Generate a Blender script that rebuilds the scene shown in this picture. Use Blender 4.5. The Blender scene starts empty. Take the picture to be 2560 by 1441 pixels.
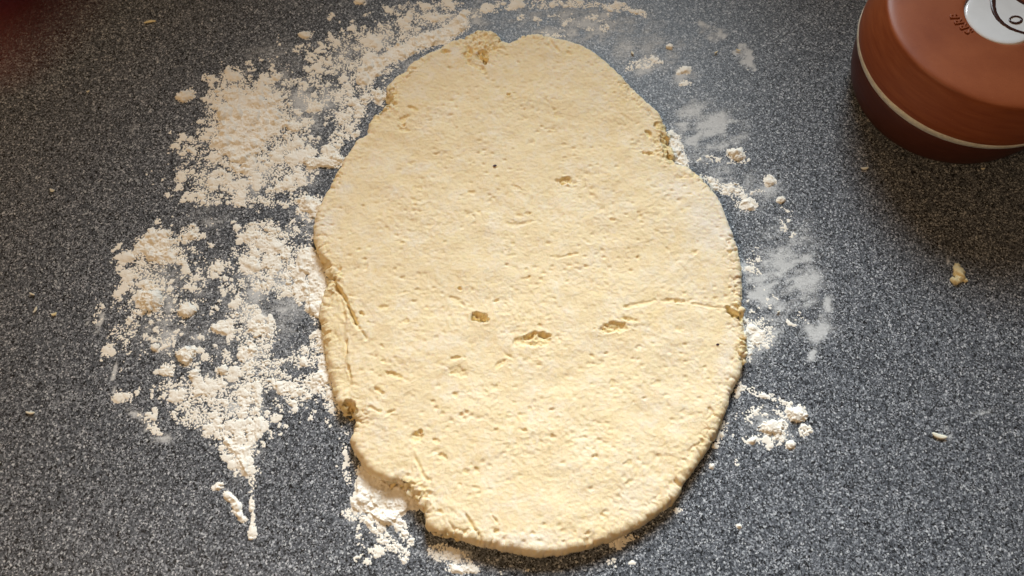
import bpy, bmesh, math, random
import numpy as np
from mathutils import Vector, Matrix
R = math.radians
random.seed(4)
C = bpy.context.scene.collection
scene = bpy.context.scene

# ------------------------------------------------------------------ camera, world, lamps, exposure
CAM_H, PITCH, FPX = 0.42, R(67.0), 1900.0          # metres, look-down angle, focal length in photo pixels
cam_d = bpy.data.cameras.new('camera'); cam = bpy.data.objects.new('camera', cam_d); C.objects.link(cam)
cam.location = (0, 0, CAM_H); cam.rotation_euler = (math.pi/2 - PITCH, 0, 0)
cam_d.sensor_width = 36.0; cam_d.lens = 36.0*FPX/2560.0
cam_d.clip_start = 0.004; cam_d.clip_end = 50
cam_d.dof.use_dof = True; cam_d.dof.focus_distance = 0.455; cam_d.dof.aperture_fstop = 9.0
scene.camera = cam

w = bpy.data.worlds.new('World'); scene.world = w; w.use_nodes = True
bg = w.node_tree.nodes['Background']; bg.inputs[0].default_value = (1.0, 0.74, 0.52, 1); bg.inputs[1].default_value = 0.09

def area(name, loc, target, sx, sy, power, col, spread=180):
    d = bpy.data.lights.new(name, 'AREA'); d.shape = 'RECTANGLE'; d.size = sx; d.size_y = sy
    d.energy = power; d.color = col; d.spread = R(spread)
    o = bpy.data.objects.new(name, d); C.objects.link(o); o.location = loc
    o.rotation_euler = (Vector(target)-Vector(loc)).to_track_quat('-Z', 'Y').to_euler()
    return o
area('window_light', (0.12, 0.85, 0.62), (0.03, -0.30, 0.10), 0.42, 0.32, 3.1, (0.83, 0.93, 1.0), 57)
area('room_lamp', (-0.62, -0.38, 1.0), (-0.1, 0.3, 0), 0.22, 0.22, 5.2, (1.0, 0.66, 0.34))
scene.view_settings.view_transform = 'Standard'; scene.view_settings.look = 'None'
scene.view_settings.exposure = 0.0; scene.view_settings.gamma = 1.0

# ------------------------------------------------------------------ pixel <-> place on the worktop
cp, sp_ = math.cos(PITCH), math.sin(PITCH)
def at(x, y, z=0.0):
    u = (x-1280.0)/FPX; v = -(y-720.5)/FPX
    d = (u, cp+v*sp_, -sp_+v*cp); t = (CAM_H-z)/-d[2]
    return Vector((d[0]*t, d[1]*t, z))
def topx(X, Y, Z=0.0):
    dz = Z-CAM_H
    depth = Y*cp - dz*sp_; up = Y*sp_ + dz*cp
    return 1280.0 + FPX*X/depth, 720.5 - FPX*up/depth
MMPX = 0.000243                                     # rough metres per photo pixel mid-frame

# ------------------------------------------------------------------ noise
def perlin(x, y, seed):
    rs = np.random.RandomState(seed); P = rs.permutation(512); ang = rs.rand(512)*2*np.pi
    gx, gy = np.cos(ang), np.sin(ang)
    xi = np.floor(x).astype(np.int64); yi = np.floor(y).astype(np.int64); xf = x-xi; yf = y-yi
    def g(i, j):
        h = P[(P[(xi+i) & 511] + yi + j) & 511]
        return gx[h]*(xf-i) + gy[h]*(yf-j)
    u = xf**3*(xf*(xf*6-15)+10); v = yf**3*(yf*(yf*6-15)+10)
    a = g(0, 0); b = g(1, 0); c = g(0, 1); d = g(1, 1)
    return ((a+(b-a)*u) + ((c+(d-c)*u)-(a+(b-a)*u))*v)*1.5
def fbm(x, y, wave, seed, octs=4, gain=0.5):
    s = 0; a = 1; tot = 0
    for k in range(octs):
        s = s + a*perlin(x/wave*2**k + 17.3*k, y/wave*2**k - 9.1*k, seed+k); tot += a*a; a *= gain
    return s/math.sqrt(tot)                         # std about 0.37
def worley(x, y, cell, seed):
    rs = np.random.RandomState(seed); P = rs.permutation(1024); jx = rs.rand(1024); jy = rs.rand(1024)
    x = x/cell; y = y/cell; xi = np.floor(x).astype(np.int64); yi = np.floor(y).astype(np.int64)
    best = np.full(x.shape, 9.0); val = np.zeros(x.shape)
    for i in (-1, 0, 1):
        for j in (-1, 0, 1):
            h = P[(P[(xi+i) & 1023] + yi + j) & 1023]
            d = np.hypot(xi+i+jx[h]-x, yi+j+jy[h]-y)
            m = d < best; best = np.where(m, d, best); val = np.where(m, jx[(h*7+3) & 1023], val)
    return best, val
def sstep(a, b, t):
    q = np.clip((t-a)/(b-a), 0, 1); return q*q*(3-2*q)

# ------------------------------------------------------------------ shapes in photo-pixel coordinates, evaluated on the ground
def ell(px, py, e):
    cx, cy, rx, ry, rot = e[:5]; a = R(rot)
    dx, dy = px-cx, py-cy
    u = (dx*math.cos(a)+dy*math.sin(a))/rx; v = (-dx*math.sin(a)+dy*math.cos(a))/ry
    return np.hypot(u, v)
def seg_dist(px, py, pts):
    best = np.full(px.shape, 1e9)
    for (x0, y0), (x1, y1) in zip(pts[:-1], pts[1:]):
        dx, dy = x1-x0, y1-y0; L = dx*dx+dy*dy+1e-12
        t = np.clip(((px-x0)*dx+(py-y0)*dy)/L, 0, 1)
        best = np.minimum(best, np.hypot(px-x0-t*dx, py-y0-t*dy))
    return best
def inside(px, py, pts):
    r = np.zeros(px.shape, bool)
    for (x0, y0), (x1, y1) in zip(pts, pts[1:]+pts[:1]):
        if y0 == y1: continue
        m = ((y0 > py) != (y1 > py)) & (px < (x1-x0)*(py-y0)/(y1-y0)+x0)
        r ^= m
    return r
def sdf(px, py, pts):
    d = seg_dist(px, py, pts+pts[:1]); return np.where(inside(px, py, pts), d, -d)

# ------------------------------------------------------------------ object helpers
def tag(o, label=None, cat=None, group=None, kind=None):
    for k, v in (('label', label), ('category', cat), ('group', group), ('kind', kind)):
        if v: o[k] = v
    return o
def mesh_obj(name, verts, faces, mat, parent=None, smooth=True):
    me = bpy.data.meshes.new(name)
    verts = np.asarray(verts, np.float32)
    if isinstance(faces, np.ndarray):
        n = faces.shape[1]
        me.vertices.add(len(verts)); me.vertices.foreach_set('co', verts.ravel())
        me.loops.add(faces.size); me.loops.foreach_set('vertex_index', faces.astype(np.int32).ravel())
        me.polygons.add(len(faces)); me.polygons.foreach_set('loop_start', np.arange(0, faces.size, n, dtype=np.int32))
        me.update(calc_edges=True)
    else:
        me.from_pydata([tuple(map(float, v)) for v in verts], [], faces)
    if smooth: me.polygons.foreach_set('use_smooth', np.ones(len(me.polygons), bool))
    me.materials.append(mat); me.update()
    o = bpy.data.objects.new(name, me); C.objects.link(o)
    if parent: o.parent = parent
    return o
def attr(o, name, vals):
    a = o.data.attributes.new(name, 'FLOAT', 'POINT'); a.data.foreach_set('value', np.asarray(vals, np.float32).ravel())
def empty(name, loc):
    o = bpy.data.objects.new(name, None); C.objects.link(o); o.location = loc; o.empty_display_size = 0.02; return o
def grid_faces(keep_v, nx, ny, mode='any'):
    """quads of an (ny,nx) grid whose corners pass; returns faces and the index map of used vertices"""
    k = keep_v.reshape(ny, nx)
    q = np.stack([k[:-1, :-1], k[:-1, 1:], k[1:, 1:], k[1:, :-1]])
    m = q.any(0) if mode == 'any' else q.all(0)
    idx = np.arange(nx*ny).reshape(ny, nx)
    f = np.stack([idx[:-1, :-1][m], idx[:-1, 1:][m], idx[1:, 1:][m], idx[1:, :-1][m]], 1)
    used = np.unique(f); rem = np.full(nx*ny, -1); rem[used] = np.arange(len(used))
    return rem[f], used

# ------------------------------------------------------------------ materials
class NT:
    def __init__(s, name):
        s.m = bpy.data.materials.new(name); s.m.use_nodes = True; s.t = s.m.node_tree; s.b = s.t.nodes['Principled BSDF']
    def n(s, typ, **kw):
        nd = s.t.nodes.new(typ)
        for k, v in kw.items():
            if k.startswith('i_'): nd.inputs[k[2:].replace('_', ' ')].default_value = v
            elif k.startswith('x'): nd.inputs[int(k[1:])].default_value = v
            else: setattr(nd, k, v)
        return nd
    def l(s, a, b): s.t.links.new(a, b)
    def ramp(s, src, stops, interp='LINEAR'):
        r = s.t.nodes.new('ShaderNodeValToRGB'); r.color_ramp.interpolation = interp
        el = r.color_ramp.elements
        while len(el) < len(stops): el.new(0.5)
        for e, (p, c) in zip(el, stops): e.position = p; e.color = (*c, 1) if len(c) == 3 else c
        s.l(src, r.inputs[0]); return r.outputs[0]
    def mix(s, fac, a, b, blend='MIX'):
        m = s.t.nodes.new('ShaderNodeMix'); m.data_type = 'RGBA'; m.blend_type = blend
        for sock, v in ((m.inputs[0], fac), (m.inputs[6], a), (m.inputs[7], b)):
            if isinstance(v, (int, float)): sock.default_value = v
            elif isinstance(v, tuple): sock.default_value = (*v, 1)
            else: s.l(v, sock)
        return m.outputs[2]
    def math(s, op, a, b=0.0, clamp=False):
        m = s.t.nodes.new('ShaderNodeMath'); m.operation = op; m.use_clamp = clamp
        for sock, v in ((m.inputs[0], a), (m.inputs[1], b)):
            if isinstance(v, (int, float)): sock.default_value = v
            else: s.l(v, sock)
        return m.outputs[0]
    def noise(s, co, scale, detail=3, rough=0.55):
        n = s.n('ShaderNodeTexNoise', i_Scale=scale, i_Detail=detail, i_Roughness=rough); s.l(co, n.inputs['Vector']); return n
    def bump(s, h, strength, dist):
        b = s.n('ShaderNodeBump', i_Strength=strength, i_Distance=dist); s.l(h, b.inputs['Height']); s.l(b.outputs[0], s.b.inputs['Normal'])
def g3(v): return (v, v, v)

def mat_worktop():
    t = NT('speckled_laminate'); co = t.n('ShaderNodeTexCoord').outputs['Object']
    wob = t.noise(co, 700, 2).outputs['Color']
    sub = t.n('ShaderNodeVectorMath', operation='SUBTRACT'); t.l(wob, sub.inputs[0]); sub.inputs[1].default_value = (.5, .5, .5)
    sc = t.n('ShaderNodeVectorMath', operation='SCALE'); t.l(sub.outputs[0], sc.inputs[0]); sc.inputs['Scale'].default_value = 0.0010
    ad = t.n('ShaderNodeVectorMath', operation='ADD'); t.l(co, ad.inputs[0]); t.l(sc.outputs[0], ad.inputs[1])
    v1 = t.n('ShaderNodeTexVoronoi', i_Scale=1150.0); t.l(ad.outputs[0], v1.inputs['Vector'])
    v2 = t.n('ShaderNodeTexVoronoi', i_Scale=1750.0); t.l(ad.outputs[0], v2.inputs['Vector'])
    s1 = t.n('ShaderNodeSeparateColor'); t.l(v1.outputs['Color'], s1.inputs[0])
    s2 = t.n('ShaderNodeSeparateColor'); t.l(v2.outputs['Color'], s2.inputs[0])
    c1 = t.ramp(s1.outputs[0], [(0, g3(.004)), (.18, (.038, .042, .049)), (.34, (.088, .095, .108)), (.58, (.165, .175, .195)), (.80, (.32, .333, .355)), (.93, (.60, .61, .625))], 'CONSTANT')
    c2 = t.ramp(s2.outputs[1], [(0, g3(.005)), (.19, (.05, .055, .064)), (.42, (.118, .127, .143)), (.82, (.39, .405, .43))], 'CONSTANT')
    pick = t.ramp(s2.outputs[2], [(0, g3(0)), (.62, g3(1))], 'CONSTANT')
    base = t.mix(pick, c1, c2)
    # dry flour dust rubbed into the surface
    a = t.n('ShaderNodeAttribute', attribute_name='dust').outputs['Fac']
    mp = t.n('ShaderNodeMapping'); mp.inputs['Rotation'].default_value = (0, 0, R(-9)); mp.inputs['Scale'].default_value = (0.33, 1.0, 1.0)
    t.l(co, mp.inputs[0])
    st = t.noise(mp.outputs[0], 420, 3).outputs[0]; fn = t.noise(co, 900, 3, .7).outputs[0]
    k = t.math('ADD', t.math('MULTIPLY', st, 1.2), t.math('MULTIPLY', fn, 2.1))
    k = t.math('SUBTRACT', t.math('ADD', k, t.math('MULTIPLY', a, 1.15)), 1.80)
    k = t.math('MULTIPLY', t.math('MULTIPLY', k, 1.6, True), t.math('MULTIPLY', a, 1.5, True), True)
    k = t.math('MULTIPLY', k, .78)
    t.l(t.mix(k, base, (.66, .66, .65)), t.b.inputs['Base Color'])
    rg = t.math('ADD', t.math('MULTIPLY', k, .4), .42); t.l(rg, t.b.inputs['Roughness'])
    t.b.inputs['Specular IOR Level'].default_value = 0.34
    t.bump(t.noise(co, 500, 3).outputs[0], 0.12, 0.0004)
    return t.m
def mat_dough():
    t = NT('shortcrust_dough'); co = t.n('ShaderNodeTexCoord').outputs['Object']
    fl = t.n('ShaderNodeAttribute', attribute_name='floury').outputs['Fac']
    raw = t.n('ShaderNodeAttribute', attribute_name='raw').outputs['Fac']
    n1 = t.noise(co, 60, 4).outputs[0]; n2 = t.noise(co, 420, 4, .65).outputs[0]
    base = t.ramp(n1, [(.32, (.83, .655, .385)), (.68, (.87, .715, .455))])
    base = t.mix(t.math('MULTIPLY', t.math('SUBTRACT', n2, .38), 1.3, True), base, (.88, .735, .50))
    base = t.mix(raw, base, (.86, .69, .36))
    n3 = t.noise(co, 130, 5, .7).outputs[0]
    f = t.math('MULTIPLY', t.math('ADD', t.math('SUBTRACT', fl, 1.30), t.math('ADD', t.math('MULTIPLY', n2, 1.0), t.math('MULTIPLY', n3, 1.1))), 1.5, True)
    f = t.math('MULTIPLY', f, .62)
    t.l(t.mix(f, base, (.86, .80, .72)), t.b.inputs['Base Color'])
    t.b.inputs['Roughness'].default_value = .8; t.b.inputs['Specular IOR Level'].default_value = .2
    t.b.inputs['Subsurface Weight'].default_value = .12; t.b.inputs['Subsurface Radius'].default_value = (1.0, .55, .2); t.b.inputs['Subsurface Scale'].default_value = .002
    h = t.math('ADD', t.math('MULTIPLY', t.noise(co, 1300, 4, .75).outputs[0], .8), n2)
    t.bump(h, .6, .0006)
    return t.m
def mat_flour():
    t = NT('plain_flour'); co = t.n('ShaderNodeTexCoord').outputs['Object']
    n = t.noise(co, 150, 4).outputs[0]
    t.l(t.ramp(n, [(.3, (.90, .84, .73)), (.7, (.94, .89, .80))]), t.b.inputs['Base Color'])
    t.b.inputs['Roughness'].default_value = .95; t.b.inputs['Specular IOR Level'].default_value = .1
    t.bump(t.noise(co, 1400, 4, .7).outputs[0], .6, .0004)
    return t.m
def mat_clay(name, c1, c2, rough):
    t = NT(name); co = t.n('ShaderNodeTexCoord').outputs['Object']
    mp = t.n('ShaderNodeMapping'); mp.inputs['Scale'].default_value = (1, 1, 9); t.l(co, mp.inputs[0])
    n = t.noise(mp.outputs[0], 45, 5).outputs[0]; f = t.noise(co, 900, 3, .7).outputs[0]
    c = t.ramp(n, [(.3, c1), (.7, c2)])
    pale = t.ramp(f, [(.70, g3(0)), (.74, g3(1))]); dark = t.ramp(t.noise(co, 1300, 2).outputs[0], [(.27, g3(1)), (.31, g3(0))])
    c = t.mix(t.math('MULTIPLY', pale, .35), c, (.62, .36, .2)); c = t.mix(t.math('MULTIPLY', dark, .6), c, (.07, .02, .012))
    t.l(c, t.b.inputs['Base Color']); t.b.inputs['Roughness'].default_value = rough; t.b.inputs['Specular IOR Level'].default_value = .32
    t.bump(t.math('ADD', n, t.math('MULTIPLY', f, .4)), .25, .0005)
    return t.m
def mat_plain(name, col, rough, var=.15, scale=300, spec=.5, bump=.2, bd=.0003, sss=0):
    t = NT(name); co = t.n('ShaderNodeTexCoord').outputs['Object']
    n = t.noise(co, scale, 4, .6).outputs[0]
    lo = tuple(c*(1-var) for c in col); hi = tuple(min(1, c*(1+var)) for c in col)
    t.l(t.ramp(n, [(.3, lo), (.7, hi)]), t.b.inputs['Base Color'])
    t.b.inputs['Roughness'].default_value = rough; t.b.inputs['Specular IOR Level'].default_value = spec
    if sss: t.b.inputs['Subsurface Weight'].default_value = sss; t.b.inputs['Subsurface Scale'].default_value = .003
    if bump: t.bump(n, bump, bd)
    return t.m
M_TOP, M_DOUGH, M_FLOUR = mat_worktop(), mat_dough(), mat_flour()
M_CLAY = mat_clay('terracotta', (.22, .050, .013), (.29, .078, .024), .46)
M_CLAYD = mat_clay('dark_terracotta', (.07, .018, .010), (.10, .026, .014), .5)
M_GLAZE = mat_plain('white_glaze', (.74, .76, .78), .12, .04, 90, .6, .1, .0008)
M_BAND = mat_plain('cream_glaze', (.72, .66, .54), .3, .2, 260, .5, .3, .0004)
M_PAINT = mat_plain('brown_glaze_paint', (.045, .016, .013), .25, .25, 400, .5, .1)
M_BUTTER = mat_plain('butter_pastry_crumb', (.86, .74, .44), .6, .08, 500, .4, .5, .0005)
M_FLAKE = mat_plain('pale_dry_flake', (.80, .75, .60), .6, .06, 500, .4, .3, .0003)
M_SEED = mat_plain('dark_speck', (.05, .018, .03), .6, .2, 900)
M_SKIN = mat_plain('shaded_red_skin', (.46, .045, .09), .55, .06, 120, .4, .2, .0004)
M_NAIL = mat_plain('fingernail', (.5, .16, .15), .3, .04, 60, .5, 0)

# ------------------------------------------------------------------ worktop
FILM_E = [(1770,340,150,90,-15,.58),(1650,130,150,90,0,.36),(1960,690,140,190,10,.56),(1890,725,45,38,20,.62),(1875,675,32,30,0,.6),
 (2000,745,45,55,20,.58),(2045,820,75,62,0,.58),(2030,885,42,12,5,.68),(1995,640,36,62,20,.5),(1920,745,36,13,15,.72),(1865,150,18,32,-20,.62),
 (1795,80,40,28,30,.5),(1450,65,270,70,0,.52),(1560,130,60,60,0,.45),(760,560,55,60,0,.55),(520,540,80,40,0,.35),(350,320,40,12,-30,.36),(1010,190,90,45,-35,.40),
 (2450,1030,42,14,-20,.6),(2372,1085,14,22,20,.75),(1730,270,80,60,-20,.45),(1820,440,90,60,0,.42),(1600,165,60,30,-20,.6),(1710,190,40,30,-20,.5),(600,830,330,280,0,.24),(1890,830,110,80,0,.5),(1930,1070,130,60,20,.34),(2363,645,12,24,10,.8),(2075,760,28,70,8,.6),(1965,640,40,34,0,.5),(2010,690,70,26,-15,.55),(1740,330,120,26,-22,.5),(1800,300,60,14,-22,.5),(930,420,60,60,0,.3),(900,300,40,60,30,.35)]
FILM_C = [([(290,905),(292,985)],8,.85),([(258,785),(243,840)],9,.8),([(218,800),(205,835)],6,.75),([(300,985),(350,1050),(420,1110)],14,.5),([(1842,120),(1868,130),(1881,150),(1878,178)],9,.72),([(1760,62),(1795,72),(1812,92)],12,.7),([(1665,300),(1760,330),(1850,300)],10,.6)]
def dust_field(px, py):
    d = np.zeros(px.shape); X, Y = px*MMPX, py*MMPX
    px = px+26*fbm(X, Y, .020, 7, 4, .6); py = py+20*fbm(X*.5, Y, .014, 8, 4, .6)
    for e in FILM_E: d = np.maximum(d, e[5]*(1-sstep(.1, 1.25, ell(px, py, e))))
    for pts, wd, a in FILM_C: d = np.maximum(d, a*(1-sstep(.3, 1.2, seg_dist(px, py, pts)/wd)))
    d *= (.80+.9*fbm(X*.8+Y*.3, Y, .011, 14, 4, .65)).clip(.15, 1.2)
    d *= 1.28
    vn = .55+.9*fbm(X, Y, .018, 9, 4, .6)
    for e in VEIL: d = np.maximum(d, 1.75*e[5]*vn*(1-sstep(.1, 1.15, ell(px, py, e))))
    return d
VEIL = [(700,260,270,190,-15,.42),(960,130,220,90,-22,.44),(640,440,220,90,0,.38),(1200,40,280,60,-4,.40),(430,760,180,230,0,.34),(680,780,150,260,0,.42),(580,1010,180,130,20,.40),(600,1150,60,110,0,.42),(950,1270,110,110,30,.40),(1880,470,120,90,20,.36),(1930,1060,120,80,20,.36),(1130,1390,110,50,10,.36),(1880,860,70,110,0,.42),(850,950,60,120,0,.35)]
xs = np.concatenate([[-1.3, -.9, -.6], np.arange(-.42, .4201, .002), [.6, .9, 1.3]])
ys = np.concatenate([[-.25, -.1], np.arange(-.02, .5, .002), [.55, .62]])
X, Y = np.meshgrid(xs, ys); px, py = topx(X, Y)
f, used = grid_faces(np.ones(X.size, bool), len(xs), len(ys))
top = mesh_obj('worktop', np.stack([X.ravel(), Y.ravel(), 0*X.ravel()], 1), f, M_TOP, smooth=False)
attr(top, 'dust', np.where((np.abs(X) < .45) & (Y > -.03) & (Y < .5), dust_field(px, py), 0))
tag(top, 'dark grey speckled laminate worktop dusted with flour', 'worktop', kind='structure')

# ------------------------------------------------------------------ rolled dough
OUT = [(860,400),(880,375),(892,350),(915,344),(921,322),(922,309),(935,292),(952,286),(965,272),(975,264),(971,252),(968,237),(966,219),(977,211),
(987,200),(997,190),(1010,187),(1022,170),(1035,157),(1057,145),(1075,137),(1090,130),(1110,117),(1132,102),(1157,99),(1175,89),(1190,79),(1212,81),(1225,75),
(1237,87),(1250,100),(1270,112),(1287,107),(1300,97),(1320,91),(1340,90),(1376,97),(1419,105),(1450,116),(1479,130),(1503,146),(1530,171),(1555,197),(1594,238),
(1629,270),(1650,287),(1656,303),(1667,324),(1670,346),(1673,366),(1683,385),(1686,408),(1702,417),(1718,418),(1728,429),(1750,445),(1777,472),(1800,508),
(1812,539),(1826,573),(1839,608),(1846,636),(1853,664),(1855,712),(1857,747),(1854,768),(1862,776),(1857,810),(1865,844),(1869,875),(1860,893),(1857,912),(1849,944),
(1838,969),(1824,989),(1818,1026),(1804,1055),(1791,1092),(1771,1125),(1746,1162),(1722,1195),(1705,1223),(1685,1260),(1660,1279),(1627,1301),(1598,1322),
(1562,1338),(1525,1355),(1500,1365),(1440,1383),(1380,1393),(1340,1395),(1316,1388),(1259,1381),(1211,1369),(1166,1358),(1120,1343),(1083,1336),(1064,1324),(1062,1294),
(1060,1279),(1045,1270),(1043,1249),(1023,1240),(1008,1230),(1000,1215),(990,1206),(984,1220),(972,1222),(963,1204),(944,1200),(921,1185),(906,1163),(888,1140),(882,1118),(873,1103),
(884,1084),(891,1065),(892,1048),(878,1048),(872,1034),(862,1043),(850,1020),(839,1001),(831,968),(823,941),(816,908),(811,869),(804,828),(797,793),(799,769),(814,727),
(821,699),(811,675),(797,640),(785,609),(783,578),(790,540),(804,505),(828,467),(835,445),(848,425)]
H0 = 0.0085
poly = [tuple(at(x, y, .004)[:2]) for x, y in OUT]
def chaikin(p):
    q = []
    for (a, b), (c, d) in zip(p, p[1:]+p[:1]): q += [(.75*a+.25*c, .75*b+.25*d), (.25*a+.75*c, .25*b+.75*d)]
    return q
poly = chaikin(poly)
pa = np.array(poly); STEP = .00055
xs = np.arange(pa[:, 0].min()-.006, pa[:, 0].max()+.006, STEP); ys = np.arange(pa[:, 1].min()-.006, pa[:, 1].max()+.006, STEP)
X, Y = np.meshgrid(xs, ys); s = np.empty(X.shape)
for r0 in range(0, X.shape[0], 60): s[r0:r0+60] = sdf(X[r0:r0+60], Y[r0:r0+60], poly)
DXS, DYS, DS = xs, ys, s.copy()
def dough_sdf(x, y):                                 # bilinear lookup, negative outside
    i = (x-DXS[0])/STEP; j = (y-DYS[0])/STEP
    ok = (i > 0) & (j > 0) & (i < len(DXS)-2) & (j < len(DYS)-2)
    ii = np.clip(i.astype(int), 0, len(DXS)-2); jj = np.clip(j.astype(int), 0, len(DYS)-2)
    return np.where(ok, DS[jj, ii], -.02)
px, py = topx(X, Y, H0)
# ragged rim: rough in the torn places, smooth where the roller left it
TORN = [(1205,110,60,45),(965,250,40,45),(1668,360,40,60),(1845,775,25,35),(870,1040,35,50),(1010,1230,75,45),(835,700,30,40),(1860,870,25,60),(1100,1340,60,20)]
torn = np.zeros(X.shape)
for a, b, c, d in TORN: torn = np.maximum(torn, 1-sstep(.5, 1.2, ell(px, py, (a, b, c, d, 0))))
s = s + (.0005+.0017*torn)*fbm(X, Y, .0050, 11, 4, .7)
gy, gx = np.gradient(s, STEP); gl = np.hypot(gx, gy)+1e-9; gx /= gl; gy /= gl
keep = s > 0
f, used = grid_faces(keep.ravel(), len(xs), len(ys))
xv, yv, sv = X.ravel()[used], Y.ravel()[used], s.ravel()[used]
gxv, gyv, tv = gx.ravel()[used], gy.ravel()[used], torn.ravel()[used]
neg = sv < 0
xv = xv - np.where(neg, sv, 0)*gxv; yv = yv - np.where(neg, sv, 0)*gyv; sv = np.maximum(sv, 0)
pxv, pyv = topx(xv, yv, H0)
H = H0 + .0010*fbm(xv, yv, .05, 31, 2) + .0012*sstep(900, 1350, pyv)
# relief of the top
rel = .00060*fbm(xv, yv, .016, 41, 3) +   (.55+.9*fbm(xv, yv, .035, 46, 2)).clip(.15, 1.2)*(.00034*fbm(xv, yv+.3*xv, .0044, 42, 4, .7) + .00016*fbm(xv, yv, .0022, 45, 2, .8)) + .00014*fbm(xv, yv, .0011, 44, 2, .8) + .00014*fbm(xv*.6+yv*.3, yv, .0017, 43, 2)
wd, wv = worley(xv*.8, yv, .0052, 51); pit = (1-sstep(.05, .30, wd))*(wv > .45)
rel -= .00042*pit*(.4+wv)*(.3+1.4*(fbm(xv, yv, .03, 54, 2)+.3).clip(0, 1))
wd, wv = worley(xv*.7, yv, .016, 52); pit2 = (1-sstep(.03, .15, wd+.10*fbm(xv, yv, .003, 53, 2)))*(wv > .5)
rel -= .0008*pit2*sstep(-.1, .3, fbm(xv, yv, .05, 55, 2))
rs_ = np.random.RandomState(12); dm = np.zeros(xv.shape)
for k in range(150):
    j = rs_.randint(len(xv)); a_ = rs_.uniform(.0007, .0020)*(1.6 if rs_.rand() < .12 else 1); b_ = a_*rs_.uniform(.45, .9)
    w_ = np.flatnonzero((np.abs(xv-xv[j]) < 3*a_) & (np.abs(yv-yv[j]) < 3*a_)); an = rs_.normal(-.25, .5); dx, dy = xv[w_]-xv[j], yv[w_]-yv[j]
    e_ = np.hypot((dx*math.cos(an)+dy*math.sin(an))/a_, (-dx*math.sin(an)+dy*math.cos(an))/b_)+.5*fbm(xv[w_], yv[w_], .0016, 900+k % 9, 2)
    dm[w_] = np.maximum(dm[w_], (1-sstep(.3, 1.2, e_))*rs_.uniform(.4, 1)*a_*.75)
rel -= dm
raw = .10*pit*(wv > .2) + .3*pit2
HOLES = [(1197,794,23,13,12,.0046,1),(1335,850,50,17,-3,.0030,.75),(1322,843,20,7,-10,.0030,.9),(1355,838,24,6,8,.0030,.9),(1535,818,42,13,-6,.0032,.8),(1575,800,22,6,15,.0025,.7),(1412,452,22,9,-18,.0040,.9),
 (1650,316,18,10,35,.0038,1),(1663,362,9,34,-14,.0044,1),(1676,395,9,22,-8,.0040,1),(1622,335,12,7,40,.0035,.9),(1618,384,16,6,10,.003,.8),(1835,782,26,9,32,.0060,1),(1822,770,14,6,20,.004,.9),
 (1208,140,16,12,30,.0044,1),(1172,132,14,12,0,.0040,.9),(1213,150,8,10,0,.0055,1),(1110,128,9,5,-20,.004,.9),(1190,165,30,8,30,.0022,.6),(870,1018,20,16,20,.0050,1),(876,1040,11,9,0,.0075,1),(978,1214,14,9,0,.008,1),
 (1040,1093,16,14,-30,.0030,.7),(1050,1078,7,6,0,.003,.8),(1105,1140,14,7,20,.0022,.5),(1090,1103,10,6,20,.002,.5),(1250,910,20,7,-35,.0022,.6),(1272,890,12,5,30,.002,.6),(1145,930,26,14,25,.0018,.5),(985,938,22,7,15,.0025,.7),(1137,988,10,9,0,.0024,.7),(1240,1330,10,6,0,.002,.4),
 (1150,722,7,5,20,.003,.9),(1272,237,6,4,0,.003,.9),(905,785,9,5,40,.003,.8),(1015,802,9,7,0,.002,.6),(960,905,10,6,25,.002,.7),(1600,760,50,6,-12,.0016,.5),(1690,752,40,5,4,.0016,.5),(1760,455,10,6,30,.003,.8),(1140,895,14,6,-20,.002,.6),(1008,325,20,7,10,.002,.5),(1005,300,16,8,-20,.0025,.6),(1030,270,16,6,20,.0018,.4),
 (940,300,14,10,30,.002,.6),(1045,725,8,6,0,.0016,.4),(1320,535,8,4,0,.002,.5),(1600,541,7,4,0,.002,.6),(1530,550,8,4,0,.0018,.5),(1140,750,20,8,25,.0014,.4),(1100,1280,10,6,30,.0022,.5),(1165,1180,9,6,30,.0018,.4),(1180,480,12,4,0,.0015,.4),(1420,640,30,4,-12,.0012,.3),(1305,560,40,5,-14,.0012,.3)]
rn = .42*fbm(xv, yv, .0055, 61, 4, .7)+.22*fbm(xv, yv, .0018, 62, 2)
for h in HOLES:
    e = ell(pxv, pyv, h) + rn; m = 1-sstep(.62, 1.05, e)
    rel -= (h[5] if h[5] > .0045 else h[5]*.55)*m*(.8+.6*fbm(xv, yv, .0026, 63, 3, .7)); raw = np.maximum(raw, h[6]*.8*m)
    rel += .00025*np.exp(-((e-1.25)/.25)**2)*(h[5] > .0028)          # pushed-up lip
CRACKS = [([(786,606),(800,632),(818,655),(830,688),(842,716),(862,745),(880,790),(898,822)],5,.0034,.8),([(865,850),(866,890),(873,930),(882,958)],3.5,.0026,.6),([(838,700),(855,760),(862,800)],4,.0014,.5),
 ([(1165,1288),(1182,1318),(1205,1348)],4,.0022,.4),([(1222,1268),(1230,1290),(1243,1308)],3,.0015,.3),([(925,1020),(960,1035),(985,1028)],4,.0016,.4),([(940,975),(965,990)],4,.002,.5),([(1035,1140),(1055,1180),(1065,1200)],4,.0014,.4),
 ([(880,800),(905,830),(915,845)],4,.002,.5),([(1370,95),(1385,115),(1398,128)],3,.0016,.3),([(1075,1200),(1060,1240),(1068,1270)],6,.0016,.5),([(860,400),(845,430),(838,450)],5,.002,.5),([(1690,752),(1770,765),(1820,772)],3,.0010,.3)]
cn = 1+.8*fbm(xv, yv, .004, 65, 3); gate = sstep(-.30, .12, fbm(xv, yv, .009, 66, 3))
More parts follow.
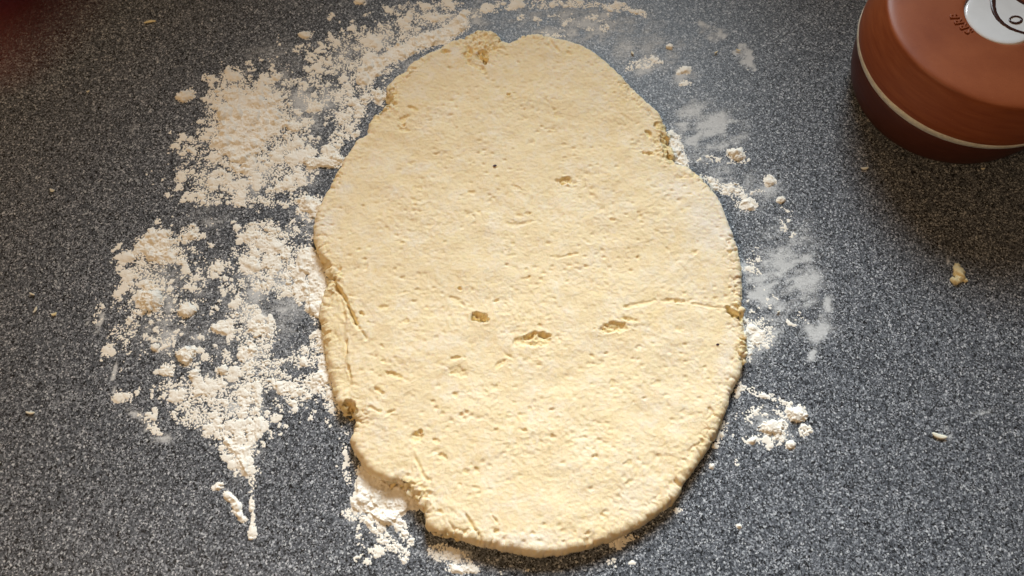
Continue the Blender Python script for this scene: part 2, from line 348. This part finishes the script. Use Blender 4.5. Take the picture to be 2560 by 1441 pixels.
for pts, wdt, dep, rw in CRACKS:
    d = seg_dist(pxv, pyv, pts)/(wdt*cn.clip(.4, 2)); m = (1-sstep(.1, 1.3, d))*(gate if dep < .003 else .4+.6*gate)
    rel -= dep*m*(1 if dep > .003 else .6); raw = np.maximum(raw, rw*m); rel += .0003*np.exp(-((d-2.2)/.9)**2)*gate
# the lip folded under along the left edge lies lower than the sheet
lip = [(783,578),(786,606),(818,655),(830,688),(842,716),(868,760),(866,850),(870,920),(884,965),(839,1001),(816,908),(797,793),(814,727),(797,640)]
li = sdf(pxv, pyv, lip); rel -= .0016*sstep(-4, 10, li); raw = np.maximum(raw, .22*sstep(-2, 8, li)*(pyv > 700))
rim = sstep(.012, .002, sv); rel += rim*.00022*fbm(xv, yv, .0017, 79, 2); rel -= rim*.0018*(1-sstep(.0, .13, np.abs(fbm(xv, yv, .011, 77, 3, .6))))*sstep(-.15, .15, fbm(xv, yv, .03, 78, 2)); rel += rim*(.00045*fbm(xv, yv, .0036, 76, 4, .7)); rough_e = tv*(.0017*fbm(xv, yv, .0036, 71, 4, .7)+.0010*fbm(xv, yv, .009, 72, 2)); rel += rough_e
raw = np.maximum(raw, .35*sstep(.2, 1., tv)*(fbm(xv, yv, .006, 74, 3) > -.05))
Rr = .0048
phi = np.radians(-48 + 138*np.clip(sv/Rr, 0, 1)); sph = np.sin(phi); zc = .40*H
z = np.where(phi < 0, zc*(1+sph/math.sin(R(48))), zc+(H-zc)*sph)
dn = np.where(sv < Rr, Rr*.92*(1-np.cos(phi)) + Rr*.08*sv/Rr, sv)
xv2 = xv + gxv*(dn-sv); yv2 = yv + gyv*(dn-sv)
tw = sstep(.25, .75, z/H)
z = z + rel*tw
side = (1-.7*tw)*sstep(.008, .002, sv)*(.0009*fbm(xv+z*1.3, yv+z, .0050, 75, 4, .65)); xv2 = xv2+gxv*side; yv2 = yv2+gyv*side
z = np.maximum(z, .0003)
FL = [(1780,560,95,170,-25,.9),(1700,470,120,60,15,.75),(1140,128,26,26,0,1.),(1040,422,80,22,-10,.8),(815,560,50,60,0,.8),(860,470,60,40,-20,.6),(840,900,30,60,0,.7),(1300,1350,220,45,0,.75),(1600,1240,150,90,-40,.6),(1820,900,50,150,8,.7),(1150,1290,60,40,0,.6),(950,1100,60,60,0,.45),
 (960,400,80,50,-10,.6),(1590,200,60,60,40,.55),(1000,860,60,80,0,.35),(1750,700,120,120,0,.5),(930,1010,50,40,0,.6),(1450,900,200,100,0,.2),(1250,620,240,140,0,.22),(1700,1050,110,140,0,.45),(1010,1190,40,30,0,.6)]
flo = .33+.22*fbm(xv, yv, .022, 81, 4, .6)
for e in FL: flo = np.maximum(flo, e[5]*(1-sstep(.0, 1.3, ell(pxv+10*fbm(xv, yv, .02, 83, 2), pyv, e)))+.12*fbm(xv, yv, .012, 82, 2))
flo = np.clip(flo*(1-raw), 0, 1)
dough = mesh_obj('dough', np.stack([xv2, yv2, z], 1), f, M_DOUGH)
attr(dough, 'floury', flo); attr(dough, 'raw', np.clip(raw, 0, 1))
tag(dough, 'pale yellow rolled-out oval of pastry dough with torn ragged left edge', 'dough')
def blob(name, loc, rx, ry, rz, mat, seed, sub=3, rough=.25, parent=None, rot=0.):
    bm = bmesh.new(); bmesh.ops.create_icosphere(bm, subdivisions=sub, radius=1)
    v = np.array([q.co[:] for q in bm.verts])
    n = fbm(v[:, 0]+v[:, 2]*.7+seed, v[:, 1]-v[:, 2]*.6, .9, seed, 3, .6)
    v = v*(1+rough*n[:, None])
    v = v*np.array([rx, ry, rz]); c, s_ = math.cos(rot), math.sin(rot)
    v = np.stack([v[:, 0]*c-v[:, 1]*s_, v[:, 0]*s_+v[:, 1]*c, np.maximum(v[:, 2], -.35*rz)+.35*rz], 1)
    for q, co in zip(bm.verts, v): q.co = co
    fc = [[q.index for q in p.verts] for p in bm.faces]; bm.free()
    o = mesh_obj(name, v, fc, mat, parent); o.location = loc; return o
for x, y, r_, lab in ((1237,415,.0011,'dark grey seed'), (1794,862,.0009,'purple speck'), (1193,246,.0006,None)):
    o = blob('speck', at(x, y, H0), r_, r_*.75, r_*.5, M_SEED, int(x), 2, .3, dough)
    if lab: o['label'] = lab

# ------------------------------------------------------------------ loose flour: heaps and dusting as relief, patch by patch
# ellipses (x, y, rx, ry, turn, cover, thickness mm), strokes (points, half width, cover, thickness), areas (points, soft edge, cover, thickness)
def E(*a): return ('e', a if len(a) == 7 else a+(0.,))
def S(pts, w_, c, t=0.): return ('s', (pts, w_, c, t))
def A(pts, soft, c, t=0.): return ('a', (pts, soft, c, t))
UPPER = [A([(520,270),(545,215),(600,190),(650,200),(700,235),(740,285),(765,320),(735,345),(690,365),(655,405),(625,435),(560,445),(530,385),(518,330)],42,.97,1.6),
 E(655,225,40,30,0,.8),E(580,190,30,22,0,.95,.8),E(465,242,24,17,-20,.96,.9),E(523,195,15,12,0,.85,.5),E(762,88,17,9,0,.93,.5),E(805,105,9,5,0,.85),E(735,127,11,7,0,.85),E(620,157,10,9,0,.85),E(690,193,15,11,0,.85,.5),
 E(825,145,15,10,0,.8),E(782,262,26,18,10,.92,.8),E(735,205,30,15,0,.75),E(865,230,24,15,0,.75),E(898,5,13,11,0,.93,.4),E(545,230,26,14,0,.8),E(830,40,8,6,0,.7),E(850,75,7,5,0,.7),
 E(740,190,250,100,-15,.22),E(900,140,150,80,-25,.52),E(1000,75,170,50,-18,.55),E(860,260,85,70,0,.52),E(1130,75,26,20,-40,.93),E(930,110,70,18,-20,.62),E(960,160,60,25,-30,.8),
 S([(1155,55),(1110,90),(1050,106),(990,132),(942,164),(915,200)],24,.985,1.2),S([(925,236),(888,266),(864,308),(846,345),(832,380)],20,.90,.8),E(946,240,24,17,-30,.985,1.6),E(880,330,24,16,30,.9,1),
 E(690,400,105,60,-20,.78,.3),S([(772,412),(812,404),(850,398)],17,.99,3.0),E(745,445,62,25,-30,.75,.6),E(700,472,50,20,-20,.75,.5),E(775,512,52,30,20,.985,2.2),E(560,485,110,36,10,.6,.3),E(480,400,60,90,0,.38),E(540,450,60,30,10,.65,.5),
 E(655,502,60,12,10,.65,.5),E(500,430,110,120,0,.26),E(760,370,110,30,15,.5,.3),E(690,340,60,25,20,.9,.9),E(735,318,30,18,20,.95,1.6),E(550,350,36,18,0,.97,1.6),E(560,385,22,12,0,.97,1.8),E(600,420,40,18,0,.95,1.6),E(470,372,18,16,0,.9,.8),
 E(1180,35,150,14,-12,.5),E(1320,12,110,16,0,.45),S([(1380,10),(1480,12),(1560,18),(1610,38)],9,.72,.3),E(1510,70,15,11,0,.85,.4),E(1478,72,20,9,-15,.6),E(1302,42,9,8,0,.9),E(1390,88,26,6,10,.55),E(1050,30,120,30,-10,.42),E(1430,60,120,30,0,.2)]
LOWER = [E(390,620,62,50,-10,.97,2.4),E(388,632,30,18,-10,.99,2.0),E(476,587,34,22,-15,.96,2.0),E(378,748,38,44,0,.93,1.8),E(375,715,26,18,0,.9,1.2),E(470,775,28,20,-10,.97,1.8),E(445,645,27,24,0,.88,1),E(325,640,24,22,0,.65),E(550,820,28,17,10,.85,1),E(360,660,40,30,0,.7),
 E(465,890,28,25,0,.97,2.2),E(557,925,17,13,0,.93,1),E(420,925,22,17,0,.85,.8),E(486,935,15,13,0,.9,1),E(390,868,13,11,0,.9,.8),E(505,845,18,12,0,.7),E(340,790,30,14,-15,.6,.5),
 E(420,740,150,190,0,.25),E(400,690,100,110,0,.40),E(560,1000,190,110,15,.42),E(600,750,90,190,0,.32),E(330,760,60,120,0,.30),E(560,680,60,60,0,.2),
 E(650,585,60,36,-20,.88,1.2),E(640,650,60,26,20,.82,.8),E(720,645,66,44,30,.82,1),S([(768,640),(790,690),(802,770)],36,.97,1.2),E(750,720,26,40,-10,.985,2.),E(700,690,75,50,0,.8,1),E(640,850,50,70,10,.84,1.2),E(620,785,36,27,0,.85,.8),E(660,935,70,46,25,.78,.9),E(762,895,46,28,20,.68,.8),
 S([(800,850),(815,930),(838,1005)],24,.92,1),E(730,985,54,24,15,.82,.8),E(785,960,40,30,0,.85,.9),E(690,600,40,30,0,.6,.4),E(830,1010,30,30,0,.6),E(740,580,60,70,0,.25),
 A([(380,960),(520,940),(650,960),(650,1060),(632,1100),(628,1200),(600,1190),(560,1120),(480,1060)],40,.66,.2),A([(550,1090),(640,1070),(630,1215),(610,1190)],14,.95,1),E(470,1050,50,20,20,.6,.4),E(490,1000,60,30,0,.55,.3),
 S([(572,1238),(605,1296)],12,.97,1.0),S([(626,1190),(630,1250),(632,1345)],7,.65),E(546,1216,16,12,0,.85,.8),S([(642,960),(648,1010),(640,1090)],10,.92,.4),E(380,1060,40,20,30,.5),E(300,990,30,16,40,.6),E(240,780,20,30,20,.45),E(290,880,40,60,0,.3),E(560,1060,40,20,15,.85,.7),E(870,1130,40,80,-10,.12),E(800,1030,40,50,0,.25)]
BOTTOM = [A([(893,1160),(930,1180),(1000,1212),(1062,1252),(1045,1272),(1003,1292),(985,1312),(940,1302),(905,1287),(878,1277),(888,1230)],9,.99,1.5),S([(866,1290),(900,1282),(945,1322),(1012,1388)],17,.82,.6),S([(998,1315),(1025,1352)],15,.8,.5),E(1130,1393,58,24,15,.85,.5),E(1100,1375,32,16,0,.88,.5),E(1160,1422,42,14,0,.7,.3),E(1560,1350,38,15,-20,.75,.3),E(1545,1405,40,14,0,.45),
 E(900,1400,20,14,0,.4),E(930,1360,60,60,30,.2),E(880,1215,30,70,0,.25),E(1290,1430,40,12,0,.4)]
RIGHT = [S([(1670,345),(1690,382),(1704,412)],17,.985,2.0),E(1690,360,16,24,-15,.95,1.4),E(1840,388,22,17,0,.96,2.0),E(1850,408,32,9,0,.8,.8),E(1772,400,42,11,-10,.5),E(1820,472,46,18,15,.9,1.2),E(1866,513,26,17,10,.97,.9),E(1925,455,12,10,0,.93,1),E(1952,500,11,10,0,.93,1),E(1890,480,19,8,-15,.85,.7),E(1980,590,13,9,-20,.85,.6),S([(1758,443),(1800,482)],9,.8,.6),
 E(1890,838,46,36,30,.95,.8),S([(1862,800),(1872,900)],11,.9,.6),S([(1852,925),(1842,985)],7,.85,.4),E(1960,545,22,40,20,.3),
 E(1600,160,45,17,-20,.66,.2),E(1705,180,26,7,-20,.85,.3),E(1712,210,17,9,0,.93,.4),E(1673,118,10,8,0,.93,.7),E(1640,150,30,16,0,.3),E(1865,150,14,26,-20,.2),E(1885,720,30,16,10,.35),E(1935,745,16,7,20,.75,.4),E(1990,800,30,20,0,.2),E(1900,790,40,40,0,.32),E(1880,660,26,40,0,.35)]
PILE = [E(1990,1038,30,23,0,.98,2.2),E(1935,1068,42,20,-10,.97,2.2),E(1950,1085,26,14,0,.95,1.2),E(1880,1100,11,9,0,.93,1),E(1975,1112,13,10,0,.97,1.4),E(2014,1080,17,15,0,.78,.8),S([(1868,970),(1920,990),(1972,1012)],10,.68,.3),E(1920,1060,120,60,20,.24),E(1845,1155,9,7,0,.93,.7),E(1775,1170,9,8,0,.9,.6),S([(1815,1060),(1790,1112)],9,.7,.4),E(1895,1030,30,20,0,.5,.3),E(1845,1315,7,6,0,.96,.6),E(1700,1270,24,10,-30,.3)]
def flour_patch(shapes, x0, y0, x1, y1, label, seed):
    P = [at(a, b) for a in (x0, x1) for b in (y0, y1)]
    xa, xb = min(p.x for p in P), max(p.x for p in P); ya, yb = min(p.y for p in P), max(p.y for p in P)
    st = .00036; xs = np.arange(xa, xb, st); ys = np.arange(ya, yb, st)
    X, Y = np.meshgrid(xs, ys); px, py = topx(X, Y)
    wob = 1+.22*fbm(X, Y, .008, seed+90, 3, .6)
    wx = px+9*fbm(X, Y, .01, seed+91, 3); wy = py+9*fbm(X, Y, .01, seed+92, 3)
    cov = np.zeros(X.shape); spr = np.zeros(X.shape); th = np.zeros(X.shape)
    for k, a in shapes:
        if k == 'e': m = 1-sstep(.45, 1.3, ell(wx, wy, a)*wob); c, t = a[5], a[6]
        elif k == 's': m = 1-sstep(.55, 1.2, seg_dist(wx, wy, a[0])/a[1]*wob); c, t = a[2], a[3]
        else: m = sstep(-a[1]*.8, a[1], sdf(wx, wy, a[0])); c, t = a[2], a[3]
        big = c > .6; cov = np.maximum(cov, c*m) if big else cov; spr += 0 if big else (c*m)**2; th = np.maximum(th, t*m)
    spr = np.sqrt(spr)*.50*(.55+1.5*(fbm(X, Y, .013, seed+60, 3, .6)+.25).clip(0, 1)); cov = np.maximum(cov*(1-.32*(cov < .93)), spr)
    wa, va = worley(X+.0012*fbm(X, Y, .005, seed+40, 2), Y, .0105, seed+41); wb, vb = worley(X, Y+.0006*fbm(X, Y, .003, seed+42, 2), .0046, seed+43)
    ba = (1-wa/(.22+.5*va)).clip(-.6, 1)*va; bb = (1-wb/(.25+.45*vb)).clip(-.6, 1)*vb
    n = .42*fbm(X, Y, .0014, seed, 2, .9) + .34*fbm(X, Y, .0055, seed+5, 3, .75) + .95*ba + .75*bb
    u2 = fbm(X, Y, .0011, seed+70, 2, .9)+.35*fbm(X, Y, .004, seed+71, 2); u2 = 1/(1+np.exp(-1.702*(u2-u2.mean())/u2.std()))
    u = 1/(1+np.exp(-1.702*(n-n.mean())/max(n.std(), 1e-6)))      # even spread 0..1: cover = share of points above 1-cover
    if seed == 100: cov = cov*np.where((py > 100) & (py < 395) & (px < 1110) & ~((np.hypot(px-946, py-238) < 26)), sstep(.0030, .0062, -dough_sdf(X, Y)), 1)
    q = u-(1-cov*.93-.07*(cov > .93)); q2 = u2-(1-.27*np.sqrt(cov)*sstep(.05, .3, cov)); q = np.where(q > 0, q, np.where(q2 > 0, .02+.12*q2, q)); hit = (q > 0) & (cov > .03)
    sd = dough_sdf(X, Y); hit &= sd < .0022
    q = np.clip(q, 0, 1)
    h = .00010 + .00050*np.sqrt(q)*(.3+.7*cov) + th*.001*np.sqrt(q)*(.62+.8*fbm(X, Y, .007, seed+20, 3, .6)).clip(.12, 1.5)*.62
    th2 = np.clip(th, 0, 1.2)/1.2
    h += (.3+.7*th2)*.00020*fbm(X, Y, .0017, seed+30, 2) + th2*.00055*fbm(X, Y, .0050, seed+31, 3, .7) + .0019*(ba.clip(0, 1)+.55*bb.clip(0, 1))*(.25+.75*cov)*np.sqrt(q)
    h = np.where(hit, np.maximum(h, .00012), .00002)
    f, used = grid_faces(hit.ravel(), len(xs), len(ys))
    o = mesh_obj('flour', np.stack([X.ravel()[used], Y.ravel()[used], h.ravel()[used]], 1), f, M_FLOUR)
    tag(o, label, 'flour', kind='stuff'); return o
flour_patch(UPPER, 330, -40, 1640, 545, 'spilled flour drift above and left of the dough, with scraped ridge', 100)
flour_patch(LOWER, 190, 545, 905, 1370, 'flour lumps and dusting left of the dough, trailing to a point', 200)
flour_patch(BOTTOM, 840, 1130, 1620, 1460, 'flour heap poking out from under the lower left dough edge', 300)
flour_patch(RIGHT, 1540, 90, 2110, 1000, 'thin white flour smears and crumbs along the right dough edge', 400)
flour_patch(PILE, 1680, 940, 2060, 1340, 'small white flour heap right of the lower dough edge', 500)

# ------------------------------------------------------------------ single lumps of flour standing proud
LUMPS = [(465,888,20,17,'round flour lump alone below the middle of the left flour'),(470,776,19,14,'oval flour lump between two bigger heaps on the left'),
 (378,752,24,20,'broad crumbly flour lump near the left rim of the dusting'),(462,242,18,12,'isolated flat flour lump at the far left of the upper drift'),
 (557,925,11,9,'small flour lump right of the round lump in left dusting'),(486,935,10,8,'small flour lump just below the big round lump'),
 (762,88,13,7,'lone flour lump on dark worktop above the upper drift'),(898,4,11,8,'flour lump at the very top edge of the photo'),
 (1992,1036,20,14,'larger flour lump at the top of the small heap on the right'),(1930,1068,22,13,'wide flour lump at left of the small heap on the right'),
 (1976,1112,9,7,'round flour lump below the small heap on the right'),(1840,387,15,12,'white flour lump right of the torn dough notch'),
 (1925,455,9,7,'small flour lump out to the right, above its twin'),(1953,500,8,7,'small flour lump furthest right beside the upper dough'),
 (1673,118,8,6,'pinkish white flour lump on worktop right of dough top'),(390,868,9,8,'small flour lump below the broad crumbly lump'),(810,406,34,11,'long flour lump shading the worktop beside the upper left dough edge')]
for i, (x, y, rx, ry, lab) in enumerate(LUMPS):
    p = at(x, y); sc = (Vector(at(x+1, y))-p).length
    rx *= sc*1.12; ry *= sc*1.3; st = .00034; gx_ = np.arange(-rx*1.5, rx*1.5, st); gy_ = np.arange(-ry*1.5, ry*1.5, st); GX, GY = np.meshgrid(gx_, gy_)
    rr = np.hypot(GX/rx, GY/ry)+.42*fbm(GX, GY, .0052, 700+i, 4, .7); hh = (1-rr**2).clip(0, 1)
    hz = max(.0013, min(.0034, ry*.52))*np.sqrt(hh)*(1+.35*fbm(GX, GY, .0042, 730+i, 3, .7)) + .00022*fbm(GX, GY, .0016, 760+i, 2)
    ff, us = grid_faces((hh > 0).ravel(), len(gx_), len(gy_)); hz = np.where(hh > 0, hz, 0)
    o = mesh_obj('flour_lump', np.stack([GX.ravel()[us], GY.ravel()[us], hz.ravel()[us]], 1), ff, M_FLOUR); o.location = p+Vector((0, 0, .0004))
    tag(o, lab, 'flour lump', 'flour lumps on the worktop')

# ------------------------------------------------------------------ crumbs and flakes
def flake(name, x, y, L, W, bend, rot, mat, label, seed, cat='flake', thick=.0009):
    p = at(x, y); sc = (Vector(at(x+1, y))-p).length; L *= sc; W *= sc; n = 12; vs = []; fs = []
    rs = random.Random(seed)
    for i in range(n+1):
        t = i/n*2-1; wdt = W*max(.12, math.sqrt(max(0, 1-abs(t)**2.4)))*(1+.15*rs.uniform(-1, 1)); yc = bend*L*(t*t-.4)
        zb = .0004+.0007*t*t
        for k in range(6):
            a = 2*math.pi*k/6; vs.append((t*L, yc+wdt*math.cos(a), zb+thick*(.55+.5*math.sin(a))*max(.35, 1-t*t*.5)))
    for i in range(n):
        for k in range(6): fs.append((i*6+k, i*6+(k+1) % 6, (i+1)*6+(k+1) % 6, (i+1)*6+k))
    fs += [tuple(range(5, -1, -1)), tuple(n*6+k for k in range(6))]
    o = mesh_obj(name, vs, fs, mat); o.location = p; o.rotation_euler.z = R(rot); return tag(o, label, cat, 'stray flakes of pastry and butter')
flake('pastry_flake', 377, 57, 15, 4, -.28, 12, M_BUTTER, 'yellow curved pastry flake on dark worktop at the upper left', 1)
flake('pastry_flake', 133, 478, 7, 4, .3, -20, M_FLAKE, 'tiny hooked pastry flake on the left worktop, below the yellow one', 2)
flake('pastry_flake', 83, 737, 8, 2.5, .1, -22, M_FLAKE, 'thin pale flake, uppermost of three close together at far left', 3)
flake('pastry_flake', 91, 776, 8, 3.5, .1, 75, M_FLAKE, 'pale upright flake, middle of three close together at far left', 4)
flake('pastry_flake', 138, 787, 7, 4, .15, 20, M_BUTTER, 'yellowish flake, right one of three close together at far left', 5)
flake('pastry_flake', 79, 1033, 12, 3.5, .15, -4, M_FLAKE, 'white rice-like flake alone at the lower far left', 6)
flake('pastry_flake', 2346, 1091, 19, 7, .18, -16, M_FLAKE, 'large white curved flake on the right worktop below the crumb', 7)
flake('pastry_flake', 2160, 423, 10, 4, .1, 8, M_FLAKE, 'pale flake on worktop left below the terracotta pot', 8)
flake('pastry_flake', 2455, 424, 5, 3, .1, 0, M_FLAKE, 'tiny flake in the shadow below the terracotta pot', 9)
flake('pastry_flake', 1789, 134, 5, 2, .1, 30, M_BUTTER, 'tiny straw flake between dough top and the crescent smear', 10)
flake('pastry_flake', 1845, 128, 6, 1.8, .1, -20, M_BUTTER, 'tiny straw flake on the crescent shaped flour smear', 11)
flake('pastry_flake', 1581, 135, 5, 3.5, .1, -60, M_FLAKE, 'tiny pale flake just above the flour patch right of dough top', 12)
flake('pastry_flake', 222, 231, 4, 3, .1, 30, M_FLAKE, 'tiny pale flake on dark worktop left of the upper drift', 13)
flake('pastry_flake', 1945, 781, 5, 2, .3, 20, M_FLAKE, 'tiny curled flake among the flour smears right of dough', 14)
cr = empty('dough_crumb', at(2393, 690)); tag(cr, 'yellow crumbly bit of dough alone on the right of the worktop', 'crumb')
for i, (dx, dy, r_) in enumerate(((0, -12, 13), (4, -4, 14), (-6, 14, 11), (3, 8, 11), (19, 12, 6), (-2, -24, 8))):
    d = at(2393+dx, 690+dy)-at(2393, 690); r2 = r_*.00024
    blob('lump', d, r2, r2*.95, r2*.75, M_BUTTER, 70+i, 3, .45, cr)

# ------------------------------------------------------------------ upturned terracotta pot
PX, PY = .2882, .3224
pot = empty('terracotta_pot', (PX, PY, 0)); tag(pot, 'upturned reddish brown terracotta pot with cream glazed band and white glazed foot', 'pot')
def lathe(name, prof, mat, n=160, wob=.0, seed=0):
    vs = []; fs = []
    for i in range(n):
        a = 2*math.pi*i/n
        for k, (r_, z_) in enumerate(prof):
            e = wob*math.sin(a*5+seed)*.5+wob*math.sin(a*13+k)*.35+wob*math.sin(a*29+2*k)*.3
            vs.append(((r_+e)*.001*math.cos(a), (r_+e)*.001*math.sin(a), (z_+e)*.001))
    m = len(prof)
    for i in range(n):
        j = (i+1) % n
        for k in range(m-1): fs.append((i*m+k, j*m+k, j*m+k+1, i*m+k+1))
    return mesh_obj(name, vs, fs, mat, pot)
def smooth_prof(p, it=2):
    for _ in range(it):
        q = [p[0]]
        for (a, b), (c, d) in zip(p[:-1], p[1:]): q += [(.75*a+.25*c, .75*b+.25*d), (.25*a+.75*c, .25*b+.75*d)]
        p = q+[p[-1]]
    return p
lathe('body', smooth_prof([(70.6,41.0),(71.1,44),(70.8,49),(69.6,56),(67.8,62.5),(66.7,66),(66.1,68),(65.2,69.4),(62,70.4),(50,70.9),(36,71.1),(26,71.2),(22.6,71.2),(21.2,70.6),(20.6,68.5),(20.4,66.5)]), M_CLAY)
lathe('glaze_band', smooth_prof([(70.0,41.6),(70.9,40.8),(70.6,38.2),(69.4,35.6),(67.8,33.7),(65.5,33.3)], 1), M_BAND, 200, .22, 1)
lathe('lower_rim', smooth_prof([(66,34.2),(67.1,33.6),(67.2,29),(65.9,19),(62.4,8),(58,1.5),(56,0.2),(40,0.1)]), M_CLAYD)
disc = lathe('glazed_foot', [(0.01,69.7),(6,69.7),(12,69.75),(17,69.85),(19.2,69.9),(20.1,69.5),(20.5,68.4),(20.5,67)], M_GLAZE)
def ribbon(name, pts, mat, z0, h, closed=False):
    """painted stroke: (px, py, width px) laid on the glaze"""
    P = [(at(x, y, z0), w_) for x, y, w_ in pts]; m = len(P); vs = []; fs = []
    for i, (p, w_) in enumerate(P):
        a = P[(i-1) % m][0] if (closed or i) else p; b = P[(i+1) % m][0] if (closed or i < m-1) else p
        t = (b-a).normalized(); nrm = Vector((-t.y, t.x, 0)); hw = w_*.5*(at(1001, 100, z0)-at(1000, 100, z0)).length
        for s_, zz in ((-1, -.0002), (-.86, h), (.86, h), (1, -.0002)):
            q = p+nrm*hw*s_; vs.append((q.x-PX, q.y-PY, z0+zz))
    for i in range(m if closed else m-1):
        j = (i+1) % m
        for k in range(3): fs.append((i*4+k, j*4+k, j*4+k+1, i*4+k+1))
    return mesh_obj(name, vs, fs, mat, disc)
ribbon('painted_line', [(2482,-40,15),(2480,-20,16),(2482,0,16),(2483,17,14),(2487,33,13),(2495,47,12),(2508,60,10),(2525,71,9),(2543,78,8),(2562,84,8),(2585,86,9)], M_PAINT, .0698, .00025)
ribbon('painted_line', [(2536,-6,10),(2550,4,10),(2564,12,9),(2580,18,8)], M_PAINT, .0698, .00025)
ribbon('painted_ring', [(2539+15*math.cos(a), 50+8.6*math.sin(a), 6+1.5*math.sin(a+.6)) for a in [2*math.pi*i/28 for i in range(28)]], M_PAINT, .0698, .00025, True)
# maker's stamp pressed into the clay beside the foot
def glyph(ch, x, y, seed):
    cu = bpy.data.curves.new('stamp', 'FONT'); cu.body = ch; cu.size = .0076; cu.extrude = .00045; cu.bevel_depth = .00026; cu.align_x = 'CENTER'; cu.align_y = 'CENTER'; cu.resolution_u = 3
    tmp = bpy.data.objects.new('tmp', cu); me = bpy.data.meshes.new_from_object(tmp); me.name = 'stamp_letter'
    bpy.data.objects.remove(tmp); me.materials.clear(); me.materials.append(M_CLAY)
    o = bpy.data.objects.new('stamp_letter', me); C.objects.link(o); o.parent = pot
    p = at(x, y, .0712); o.location = (p.x-PX, p.y-PY, .07118)
    out = math.atan2(p.y-PY, p.x-PX); o.rotation_euler.z = out-math.pi/2; o.scale = (.8, 1, 1)
    return o
for ch, x, y in (('S', 2423, 78), ('R', 2410, 67), ('R', 2397, 55), ('B', 2387, 42)): glyph(ch, x, y, 1)

# ------------------------------------------------------------------ fingertip strayed before the lens (blurred by the aperture)
right = Vector((1, 0, 0)); upv = Vector((0, sp_, cp)); fwd = Vector((0, cp, -sp_))
D = .022
tip = cam.location + (fwd + right*((-520-1280)/FPX) - upv*((-570-720.5)/FPX))*D
ax1 = (right*-.80 + upv*.52 + fwd*.10).normalized()
finger = empty('finger', tip); tag(finger, 'dark red out-of-focus fingertip intruding at the upper left corner', 'finger')
side = ax1.cross(fwd).normalized(); dors = side.cross(ax1).normalized()
vs = []; fs = []; n = 28; secs = []
L_ = [(0, .0008), (.0006, .0030), (.0016, .0046), (.0032, .0060), (.0055, .0069), (.009, .0075), (.014, .0077), (.019, .0076), (.022, .0080), (.025, .0083), (.028, .0080), (.036, .0078), (.045, .0084), (.050, .0089), (.055, .0088), (.066, .0090)]
for t, r_ in L_:
    bend = max(0, t-.024); c0 = ax1*(t-.0075) - dors*bend*.35
    for k in range(n):
        a = 2*math.pi*k/n; crease = 1-.03*math.exp(-((t-.023)/.001)**2)
        vs.append(c0 + side*(r_*crease*math.cos(a)) + dors*(r_*.86*crease*math.sin(a)))
for i in range(len(L_)-1):
    for k in range(n): fs.append((i*n+k, i*n+(k+1) % n, (i+1)*n+(k+1) % n, (i+1)*n+k))
fs += [tuple(range(n-1, -1, -1)), tuple((len(L_)-1)*n+k for k in range(n))]
skin = mesh_obj('skin', [tuple(v) for v in vs], fs, M_SKIN, finger)
vs = []; fs = []
for i in range(7):
    t = i/6; x = .0005+.0095*t-.0075
    for k in range(9):
        a = R(35+110*k/8); rr = (.0058+.0018*t**.5)
        vs.append(ax1*x + side*(rr*.95*math.cos(a)) + dors*(rr*.86*math.sin(a)+.00045))
for i in range(6):
    for k in range(8): fs.append((i*9+k, i*9+k+1, (i+1)*9+k+1, (i+1)*9+k))
mesh_obj('nail', [tuple(v) for v in vs], fs, M_NAIL, finger)
